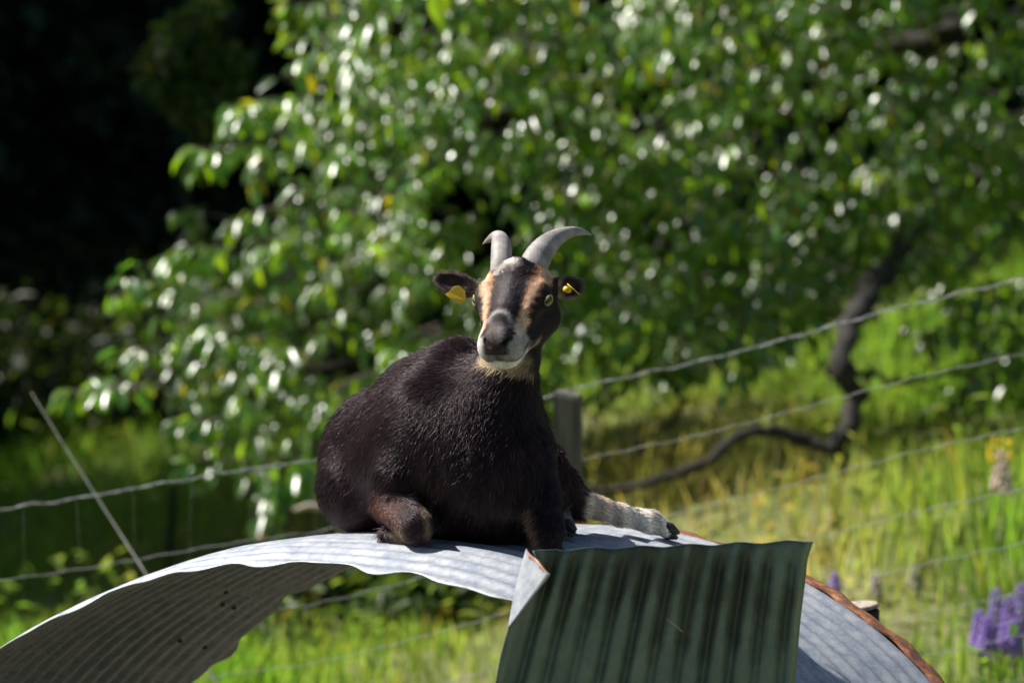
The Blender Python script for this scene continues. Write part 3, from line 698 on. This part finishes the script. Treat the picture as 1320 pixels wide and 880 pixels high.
def legs_sdf(p):
    d = cone(p, (505, 648, 8), (536, 676, -52), 26, 23.5)                        # folded forearm to knee
    d = smin(d, cone(p, (540, 686, -48), (500, 690, 20), 12, 10), 8)
    d2 = smin(cone(p, (690, 635, -18), (703, 676, -36), 27, 19), cone(p, (703, 676, -36), (708, 722, -44), 18, 15), 12)
    d3 = smin(cone(p, (692, 611, 190), (745, 652, 238), 42, 21), cone(p, (745, 652, 238), (803, 671, 262), 19, 14), 10)
    d3 = smin(d3, cone(p, (803, 671, 262), (845, 681, 274), 14, 14.5), 8)
    d3 = smin(d3, cone(p, (845, 681, 274), (864, 690, 280), 14.5, 11), 8)
    d4 = cone(p, (716, 645, 150), (729, 682, 140), 12, 9)
    return np.minimum(np.minimum(d, d2), np.minimum(d3, d4))
def head_sdf(p):
    k = 11
    d = ell(p, hp(0, 24, -38), (46, 50, 41), HA)
    for s in (-1, 1):
        d = smin(d, cone(p, hp(s*30, 52, -24), hp(s*24, 84, -28), 19, 13), k)       # brow to cheekbone
        d = smin(d, cone(p, hp(s*24, 30, -72), hp(s*13, 112, -56), 27, 17), k)      # jaw
        d = smin(d, ell(p, hp(s*40, 60, -27), (11, 15, 12), HA), 6)                 # eyelids
        d = smin(d, ell(p, hp(s*15, 138, -42), (15, 22, 18), HA), 8)                # upper lips
    d = smin(d, cone(p, hp(0, 50, -40), hp(0, 146, -30), 37, 21), 12)
    d = smin(d, cone(p, hp(0, 20, -12), hp(0, 120, -17), 15, 13), 10)               # nose bridge
    d = smin(d, ell(p, hp(0, 152, -26), (16, 11, 11), HA), 7)                       # nose
    d = smin(d, ell(p, hp(0, 130, -62), (25, 24, 14), HA), 8)                       # lower lip, chin
    d = smin(d, cone(p, hp(0, 30, -74), (655, 462, -4), 33, 38), 22)                # throat
    for s in (-1, 1):                                                               # nostrils, mouth, eye sockets
        d = -smin(-d, cone(p, hp(s*7, 168, -25), hp(s*14, 157, -20), 3.8, 2.4), 3)
        d = -smin(-d, ell(p, hp(s*46, 61, -26), (8, 9.5, 6.5), HA), 3)
        d = -smin(-d, cone(p, hp(s*3, 166, -53), hp(s*27, 114, -55), 3.0, 2.4), 4)
    d = -smin(-d, cone(p, hp(0, 170, -30), hp(0, 165, -44), 1.8, 1.8), 3)
    # ears
    for fr, c, rl, rw in ((EARL, (588, 367, -6), 31, 15.5), (EARR, (731, 371, -16), 23, 15.5)):
        e = ell(p, c, (rl, rw, 6.5), fr)
        cup = ell(p, np.array(c)+fr[2]*7+fr[0]*4, (rl*.78, rw*.74, 8), fr)
        e = -smin(-e, cup, 3)
        d = smin(d, e, 6)
    return d
def sdf(p):
    p = p.astype(np.float32)
    d = body_sdf(p); d = smin(d, legs_sdf(p), 9)
    return smin(d, head_sdf(p), 8)
# surface nets on a 4-unit grid
h = 4.0
gx = np.arange(384, 892, h); gy = np.arange(318, 736, h); gz_ = np.arange(-180, 412, h)
G = np.zeros((len(gx), len(gy), len(gz_)), np.float32)
YY, ZZ = np.meshgrid(gy, gz_, indexing='ij'); yz = np.stack([YY.ravel(), ZZ.ravel()], -1)
for i0 in range(0, len(gx), 16):
    xs_ = gx[i0:i0+16]
    p = np.concatenate([np.c_[np.full(len(yz), x_), yz] for x_ in xs_]).astype(np.float32)
    G[i0:i0+16] = sdf(p).reshape(len(xs_), len(gy), len(gz_))
s = G < 0
corners = [s[a:s.shape[0]-1+a, b:s.shape[1]-1+b, c:s.shape[2]-1+c] for a in (0, 1) for b in (0, 1) for c in (0, 1)]
cnt = sum(c.astype(np.int8) for c in corners); act = (cnt > 0) & (cnt < 8)
idx = -np.ones(act.shape, np.int64); idx[act] = np.arange(act.sum())
V = np.argwhere(act).astype(float)*h+np.array([gx[0], gy[0], gz_[0]])+h/2
faces = []
for ax in range(3):
    sl0 = [slice(None)]*3; sl1 = [slice(None)]*3; sl0[ax] = slice(0, -1); sl1[ax] = slice(1, None)
    ch = s[tuple(sl0)] != s[tuple(sl1)]; pos = np.argwhere(ch); ins = s[tuple(sl0)][ch]
    o1, o2 = [(1, 2), (2, 0), (0, 1)][ax]
    ok = (pos[:, o1] > 0) & (pos[:, o2] > 0) & (pos[:, o1] < act.shape[o1]) & (pos[:, o2] < act.shape[o2])
    pos = pos[ok]; ins = ins[ok]
    def at_(a, b):
        q = pos.copy(); q[:, o1] -= a; q[:, o2] -= b; return idx[q[:, 0], q[:, 1], q[:, 2]]
    f = np.stack([at_(1, 1), at_(0, 1), at_(0, 0), at_(1, 0)], -1)
    f[~ins] = f[~ins][:, ::-1]; faces.append(f)
F = np.concatenate(faces); F = F[(F >= 0).all(1)]
def grad(p, e=1.0):
    g = np.stack([sdf(p+np.eye(3)[k]*e)-sdf(p-np.eye(3)[k]*e) for k in range(3)], -1)/(2*e); return g
def project(V, n=3):
    for _ in range(n):
        d = sdf(V).astype(float); g = grad(V).astype(float); g2 = (g*g).sum(1)+1e-3
        V = V-np.clip(d/g2, -3, 3)[:, None]*g
    return V
V = project(V, 3)
# one simple subdivision (quads to four quads), then onto the surface again
E = np.concatenate([F[:, [0, 1]], F[:, [1, 2]], F[:, [2, 3]], F[:, [3, 0]]]); Es = np.sort(E, 1)
uq, inv = np.unique(Es[:, 0]*10**7+Es[:, 1], return_inverse=True); ea = uq//10**7; eb = uq % 10**7
nV = len(V); ne = len(uq); inv = inv.reshape(4, -1)+nV; fc = nV+ne+np.arange(len(F))
V = np.concatenate([V, (V[ea]+V[eb])/2, V[F].mean(1)])
F = np.concatenate([np.stack([F[:, 0], inv[0], fc, inv[3]], -1), np.stack([F[:, 1], inv[1], fc, inv[0]], -1), np.stack([F[:, 2], inv[2], fc, inv[1]], -1), np.stack([F[:, 3], inv[3], fc, inv[2]], -1)])
V = project(V, 2)
NRM = grad(V, 1.0).astype(float); NRM /= np.linalg.norm(NRM, axis=1, keepdims=True)+1e-9
# coat colours
def coat(P, Nn):
    Nv = len(P); q = P-HO; l = q@HL; f = q@HF; u = q@HU; al = np.abs(l)
    wob = 3*np.sin(P[:, 0]*.31+P[:, 1]*.17)+2.5*np.sin(P[:, 1]*.43-P[:, 2]*.29)
    C = np.tile([.017, .0095, .0125], (Nv, 1))
    hm = sstep(-8, 4, -head_sdf(P.astype(np.float32))+2)*((P[:, 1] < 490) & (P[:, 2] < 60))    # head mask
    hm = ((P[:, 1] < 492) & (P[:, 2] < 30) & (np.abs(head_sdf(P.astype(np.float32))) < 6)).astype(float)
    # brown flank, rusty lower legs
    br = np.clip(sstep(640, 480, P[:, 0])*.5+.25*np.sin(P[:, 0]*.02+P[:, 1]*.033)+.2, 0, 1)[:, None]*.5
    C = C*(1-br)+np.array([.052, .024, .027])*br
    def put(m, col, g=1):
        nonlocal C
        m = np.clip(m, 0, 1)[:, None]; C = C*(1-m)+np.array(col)*m
    g = lambda x, w_: np.exp(-(x/w_)**2)
    kl = np.sqrt(((P-np.array([505, 655, 5]))**2).sum(1))
    put(.75*sstep(34, 8, np.hypot(P[:, 0]-494, P[:, 1]-655))*(P[:, 2] < 30), (.10, .04, .022))
    put(.8*g(P[:, 0]-549-(P[:, 1]-660)*.25, 4.5)*(P[:, 1] > 642)*(P[:, 1] < 704)*(P[:, 2] < -20), (.34, .26, .15))
    put(.6*g(np.hypot(P[:, 0]-513, (P[:, 1]-690)*.8), 9)*(P[:, 2] < 20), (.30, .22, .12))
    put(.6*g(P[:, 1]-(636+.25*(P[:, 0]-510)), 3)*(P[:, 0] > 497)*(P[:, 0] < 535)*(P[:, 2] < 20), (.12, .09, .08))
    put(.8*g(P[:, 0]-(687+(P[:, 1]-660)*.22)-wob*.2, 4.5)*(P[:, 1] > 648)*(P[:, 2] < 20), (.25, .16, .09))
    put(.5*g(P[:, 1]-(655+.02*(P[:, 0]-650)), 5)*(P[:, 0] > 632)*(P[:, 0] < 690)*(P[:, 2] < 10), (.10, .07, .045))
    # extended hind leg: brown thigh, cream shank and foot
    hind = (P[:, 2] > 110)*1.0
    put(hind*sstep(690, 720, P[:, 0])*.8, (.04, .014, .012))
    put(hind*sstep(750, 768, P[:, 0]+(P[:, 1]-650)*.35+wob), (.95, .76, .60))
    put(hind*sstep(780, 825, P[:, 0]+wob)*.9, (.97, .92, .84))
    put(hind*sstep(720, 728, P[:, 0])*sstep(655, 665, P[:, 1])*(P[:, 0] < 742)*(P[:, 2] < 185), (.5, .48, .45))
    # face
    sc = np.interp(f, [-15, 5, 30, 62, 95, 128, 150], [33, 35, 36, 31, 24, 23, 24])
    sw = np.interp(f, [-15, 5, 30, 62, 95, 128, 150], [6, 7.5, 9, 8, 5.5, 5, 4]) + .10*np.abs(wob)
    sm_ = sstep(1.25, .75, np.abs(al-sc+wob*.5)/sw)*(f > -22)*(f < 140)*sstep(-40, -30, u)*hm
    put(sm_*.95, (.50, .25, .12)); put(sm_*sstep(1.0, .25, np.abs(al-sc-1.5+wob*.4)/sw), (.88, .62, .42))
    wf = g(np.hypot((l+11+wob*.9)/1.3, (f-23-wob*1.4)), 14)*hm*(u > -34)
    put(np.clip(wf*1.9-.35, 0, 1)*.92, (.80, .73, .66))
    put(.5*g(l-2, 12)*sstep(40, 62, f)*sstep(112, 95, f)*hm*(u > -40), (.22, .20, .21))     # greyish bridge
    ringm = g(np.hypot(l, (f-132))-14, 4.)*(u > -32)*hm*sstep(138, 124, f+wob)
    put(ringm*.9, (.5, .48, .46))
    # muzzle
    put((.9-.35*(l > 0))*sstep(112, 124, f+wob)*sstep(12, 20, al)*sstep(-16, -24, u+wob)*hm, (.9, .85, .80))  # white weakened on the right half, its shaded side put into the colour
    put(.95*sstep(108, 122, f+wob)*(u < -52)*hm, (.95, .88, .76))
    put(.9*hm*sstep(-60, -70, u)*sstep(80, 94, f)*(f < 125), (.55, .42, .27))
    put(.75*hm*sstep(15, 9, al)*sstep(130, 140, f+wob)*(u > -34), (.13, .095, .09))
    put(.8*hm*g(l-6, 5)*sstep(138, 146, f)*(u > -20), (.36, .33, .33))
    put(.6*hm*sstep(20, 12, al)*sstep(-36, -40, u)*(u > -54)*sstep(140, 150, f), (.55, .47, .42))
    put(.95*hm*g(np.hypot(l*.7, u+29), 7.0)*sstep(148, 155, f), (.010, .008, .008))
    put(np.clip(.5+.2*wob, 0, 1)*hm*sstep(11, 5, np.hypot(l*.6, u+45))*sstep(138, 150, f), (.14, .11, .10))
    
    put(.95*hm*sstep(8, 4, np.hypot(al-11, (u+22)*1.4))*sstep(148, 152, f), (.006, .005, .005))
    put(.9*hm*g(u+53+(al-4)*.08, 2.6)*sstep(112, 120, f), (.015, .010, .010))
    put(.5*hm*g(l, 2.5)*sstep(156, 160, f)*(u < -26), (.02, .015, .015))
    # eyes: dark skin, light line of hair round the sockets
    put(.95*hm*sstep(17, 11, np.hypot(f-61, (u+26)*1.2))*(al > 28), (.010, .008, .008))
    # ears
    for fr, c, rim in ((EARL, (588, 367, -6), .3), (EARR, (731, 371, -16), .55)):
        z = P-np.array(c); a = z@fr[0]; b = z@fr[1]; cc = z@fr[2]
        L_, W_ = (31, 15.5) if c[0] < 600 else (23, 15.5)
        rr_ = np.hypot(a/L_, b/W_); m = (rr_ < 1.15)*(np.abs(cc) < 9)*(al > 50)
        put(m*sstep(.72, .9, rr_)*rim, (.40, .30, .22)); put(m*(cc > -1)*sstep(.6, .3, rr_), (.05, .033, .026))  # left ear's pale edge is backlight painted into the coat
        if c[0] > 600: put(m*sstep(-4, -12, a)*.8, (.42, .36, .27))
    put(.6*g(np.hypot((l-20)/1.5, f-45), 14)*(u < -82)*hm, (.40, .30, .18))       # pale throat tuft
    return np.clip(C, .003, 1)
CO = coat(V, NRM)
WV = L2W(V); goat_loc = Vector(L2W([[600, 700, 80]])[0])
goat = empty('goat', goat_loc, 'dark brown horned goat with tan face stripes lying on the arched iron roof', 'goat')
FW = F[:, ::-1] if np.linalg.det(FR) < 0 else F
me = np_mesh('body', WV, FW); attr(me, 'coat', np.c_[CO, np.ones(len(CO))])
n = NT('goat_skin'); n.set(Base_Color=n.mix(1.0, n.attr('coat'), (.75, .75, .75), 'MULTIPLY'), Roughness=.7, Specular_IOR_Level=.25); goatm = n.m
gb = obj('body', me, goatm, goat)

# fur as hair curves
a_, b_, c_, d_ = (V[F[:, k]] for k in range(4)); EY = [hp(q*42, 60, -26) for q in (-1, 1)]
area = .5*np.linalg.norm(np.cross(c_-a_, d_-b_), axis=1); cen = V[F].mean(1); fn = NRM[F].mean(1)
hd = head_sdf(cen.astype(np.float32)); ishead = (np.abs(hd) < 5) & (cen[:, 1] < 500) & (cen[:, 2] < 60)
front = sstep(.55, -.2, fn[:, 2])                      # hair away from the picture side is thinner
wgt = area*(.12+.88*front)*np.where(ishead, 2.6, 1)
for q in EY: wgt = wgt*(np.linalg.norm(cen-q, axis=1) > 12.5)
wgt /= wgt.sum()
NH = 190000
fi = rng.choice(len(F), NH, p=wgt); r1 = rng.random((NH, 1)); r2 = rng.random((NH, 1))
root = (a_[fi]*(1-r1)+b_[fi]*r1)*(1-r2)+(d_[fi]*(1-r1)+c_[fi]*r1)*r2
nn = NRM[F[fi, 0]]; col = CO[F[fi, rng.integers(0, 4, NH)]]
ish = ishead[fi]
flow = np.tile(np.array([-.30, .85, .42]), (NH, 1))                     # down and back over the body
bk = sstep(520, 440, root[:, 1])[:, None]; flow = flow*(1-bk)+np.array([-.75, .35, .55])*bk
flow = np.where(((root[:, 2] > 150) & (root[:, 0] > 735))[:, None], np.array([.9, .35, .1]), flow)
kn = ((root[:, 1] > 640) & (root[:, 0] < 562) & (root[:, 2] < 10)); flow = np.where(kn[:, None], np.array([.45, .8, -.3]), flow)
flow = np.where(ish[:, None], -HF*.9-HU*.2+HL*(np.sign((root-HO)@HL))[:, None]*.25, flow)
hf = (root-HO)@HF; hu = (root-HO)@HU; hl = (root-HO)@HL
swirl = .35*np.sin(root[:, 0]*.05+root[:, 1]*.03)[:, None]*np.array([1, .2, 0])
flow = flow+swirl*(~ish)[:, None]+rng.normal(size=(NH, 3))*np.where(ish, .22, .20)[:, None]
flow -= nn*(flow*nn).sum(1, keepdims=True); flow /= np.linalg.norm(flow, axis=1, keepdims=True)+1e-6
ln = np.where(ish, 5.0, 15.0)*rng.uniform(.6, 1.35, NH)
ln = np.where(ish & (np.hypot(hl+11, hf-20) < 22), 9, ln); ln = np.where(ish & (hf > 120), 3.6, ln)
ln = np.where(((root[:, 2] > 150) & (root[:, 0] > 745)) | kn, 6.5*rng.uniform(.6, 1.3, NH), ln)
wildb = rng.random(NH) < .04; lift = np.where(wildb, rng.uniform(.35, .9, NH), rng.uniform(.12, .36, NH))
K = 4; pts = np.zeros((NH, K, 3))
for k in range(K):
    t = k/(K-1); pts[:, k] = root+flow*(ln*t)[:, None]+nn*(lift*ln*(t-.55*t*t))[:, None]-nn*.4
hair = bpy.data.hair_curves.new('fur'); hair.add_curves([K]*NH)
hair.attributes['position'].data.foreach_set('vector', L2W(pts.reshape(-1, 3)).astype(np.float32).ravel())
ra = hair.attributes.get('radius') or hair.attributes.new('radius', 'FLOAT', 'POINT')
rad = np.array([.50, .44, .3, .05])*1e-3; ra.data.foreach_set('value', (rad[None, :]*np.where(ish, .6, 1.)[:, None]).ravel().astype(np.float32)*1.0)
v = (rng.uniform(.45, 1.5, NH)*(1+.35*np.sin(root[:, 0]*.21+1.3*np.sin(root[:, 1]*.05)+root[:, 2]*.1)))[:, None]; pale = (rng.random(NH) < .035)[:, None]&(~ish)[:, None]
hc = np.where(pale, np.array([.10, .075, .07]), col*v)
ca = hair.attributes.new('coat', 'FLOAT_COLOR', 'CURVE'); ca.data.foreach_set('color', np.c_[hc, np.ones(NH)].astype(np.float32).ravel())
n = NT('goat_fur'); n.set(Base_Color=n.attr('coat'), Roughness=.34, Specular_IOR_Level=.32, Specular_Tint=(1, .86, .9)); hair.materials.append(n.m)
fur = bpy.data.objects.new('fur', hair); link(fur, goat); fur.matrix_parent_inverse = Matrix.Translation(goat.location).inverted(); fur['kind'] = 'stuff'

# horns
n = NT('horn'); co = n.coord((1, 1, 1)); f = n.noise(35, 5, co)
n.set(Base_Color=n.ramp(f, [(.3, (.19, .17, .165)), (.7, (.42, .385, .37))]), Roughness=.55)
wv = n.n('TexWave'); wv.inputs['Scale'].default_value = 40; wv.inputs['Distortion'].default_value = 3; n.l(co, wv.inputs[0]); n.bump(n.math('ADD', wv.outputs['Fac'], f), .12, .0008); hornm = n.m
def horn(ctrl, flat):
    P = np.array(ctrl, float); ts = np.linspace(0, len(P)-1, 60); out = []
    for t in ts:
        i = min(int(t), len(P)-2); u = t-i; p0 = P[max(i-1, 0)]; p1 = P[i]; p2 = P[i+1]; p3 = P[min(i+2, len(P)-1)]
        out.append(.5*(2*p1+(p2-p0)*u+(2*p0-5*p1+4*p2-p3)*u*u+(3*p1-p0-3*p2+p3)*u**3))
    out = np.array(out); C = out[:, :3]; rr = out[:, 3]; seg = 22; VV = []
    for i in range(len(C)):
        t = unit(C[min(i+1, len(C)-1)]-C[max(i-1, 0)]); a = unit(np.cross(t, np.array(flat))); b = np.cross(a, t)
        ridge = 1+.012*math.sin(i*1.9+.5*math.sin(i))
        for k in range(seg):
            q = 2*math.pi*k/seg; e = 1+.14*max(0, math.cos(q-2.2))**4
            VV.append(C[i]+(a*math.cos(q)*1.0+b*math.sin(q)*.8)*max(rr[i], .35)*ridge*e)
    I = np.arange(len(VV)).reshape(len(C), seg); J = np.roll(I, -1, axis=1)
    F = np.stack([I[:-1], J[:-1], J[1:], I[1:]], -1).reshape(-1, 4)
    return obj('horn', np_mesh('horn', L2W(np.array(VV)), F), hornm, goat)
horn([(646, 352, -24, 14), (646, 334, -14, 13.5), (646, 318, 2, 12.8), (644, 308, 16, 11), (638, 305, 28, 7.5), (629, 309, 38, 3.6), (622, 314, 44, .5)], (0, 0, 1))
horn([(684, 350, -22, 19), (694, 330, -8, 17.5), (706, 315, 6, 14.5), (721, 304, 22, 10.5), (738, 298, 38, 7), (752, 298, 52, 4), (764, 302, 62, .5)], (0, 0, 1))

# eyes with horizontal slit pupils
n = NT('goat_eye'); co = n.coord(); sp = n.n('SeparateXYZ'); n.l(co, sp.inputs[0])
rad_ = n.math('SQRT', n.math('ADD', n.math('POWER', sp.outputs[0], 2.), n.math('POWER', sp.outputs[1], 2.)))
slit = n.math('MAXIMUM', n.math('DIVIDE', n.math('ABSOLUTE', sp.outputs[0]), .0085), n.math('DIVIDE', n.math('ABSOLUTE', sp.outputs[1]), .0032))
c = n.ramp(n.math('MULTIPLY', rad_, 60.), [(.35, (.42, .30, .10)), (.58, (.60, .50, .25)), (.70, (.02, .015, .01))])
n.set(Base_Color=n.mix(n.math('LESS_THAN', slit, 1.0), c, (.004, .004, .004)), Roughness=.12, Specular_IOR_Level=.4); eyem = n.m
for s_ in (-1, 1):
    c0 = hp(s_*41.5, 60, -26); nrm = unit(HL*s_*.86+HF*.42+HU*.22); wn = Vector(np.array(nrm)@FR).normalized(); wx = Vector(HF@FR).normalized(); wx = (wx-wn*wx.dot(wn)).normalized(); wyv = wn.cross(wx)
    o = MB().ball((0, 0, 0), 10.2*S, 24, 16).build('eye', eyem, None); o.parent = goat
    m = Matrix((wx, wyv, wn)).transposed().to_4x4(); m.translation = Vector(L2W([c0])[0])-goat.location; o.matrix_local = m
    # pale eyelid rim
    ring = []; 
    for k in range(25):
        a = 2*math.pi*k/24; q = np.array(c0)+np.array(nrm)*((10.4 if s_ > 0 else 8.6)-1.8*math.cos(a)**2)
        fx = unit(HF-np.array(nrm)*(HF@nrm)); uy_ = np.cross(nrm, fx)
        ring.append(Vector(L2W([q+fx*math.cos(a)*8.2+uy_*math.sin(a)*5.2])[0]))
    n2 = bpy.data.materials.get('eyelid') or NT('eyelid').m; n2.node_tree.nodes['Principled BSDF'].inputs['Base Color'].default_value = (.46, .38, .18, 1)
    MB().tube(ring, 1.0*S, 6, cap=False).build('eyelid', n2, goat)

# ear tags: flap tag in the left ear, button and stem in the right one
n = NT('yellow_tag'); n.set(Base_Color=(.72, .46, .02), Roughness=.4, Subsurface_Weight=.1); tagm = n.m
def plate(pts, thick, name, mat, parent):
    P = np.array(pts, float); nv_ = len(P); nr = unit(np.cross(P[1]-P[0], P[2]-P[0]))*thick
    V_ = np.concatenate([P, P+nr]); mb = MB(); mb.v = [Vector(v_) for v_ in L2W(V_)]
    mb.f = [tuple(range(nv_)), tuple(range(2*nv_-1, nv_-1, -1))]+[(k, nv_+k, nv_+(k+1) % nv_, (k+1) % nv_) for k in range(nv_)]
    return mb.build(name, mat, parent, smooth=False)
plate([(585, 369, -19), (592, 368, -19), (600, 375, -20), (601, 387, -21), (595, 392, -22), (578, 383, -22), (574, 379, -21), (579, 376, -20)], 1.2, 'ear_tag', tagm, goat)
tg = MB(); a = L2W([[731, 366, -27], [747, 380, -30]]); tg.tube([a[0], a[1]], .0012, 6)
tg.tube([Vector(L2W([[733, 374, -28]])[0]), Vector(L2W([[729, 373, -38]])[0])], 4.2*S, 12); tg.build('ear_tag', tagm, goat)

# hooves
n = NT('hoof'); n.set(Base_Color=n.ramp(n.noise(60, 3, n.coord()), [(.3, (.012, .010, .010)), (.7, (.05, .042, .04))]), Roughness=.45); hoofm = n.m
def hoof(a, b, ra, rb, dv):
    o = []
    for s_ in (-1, 1):
        d = np.array(dv)*s_; aa = np.array(a)+d; bb = np.array(b)+d*.9
        P = [Vector(v_) for v_ in L2W([aa, aa*.6+bb*.4, aa*.25+bb*.75, bb])]
        MB().tube(P, [ra*S, ra*S*1.05, (ra*.5+rb*.5)*S, rb*S], 12).build('hoof', hoofm, goat)
hoof((863, 690, 279), (883, 700, 283), 7.5, 2.2, (-1.2, 3.8, 3.0))
hoof((729, 681, 138), (742, 691, 132), 8, 4, (-1, 3, 3))
hoof((708, 716, -42), (708, 736, -50), 10, 8, (6, 0, 0))
hoof((502, 690, 18), (488, 690, 44), 7, 4, (0, 2, 4))
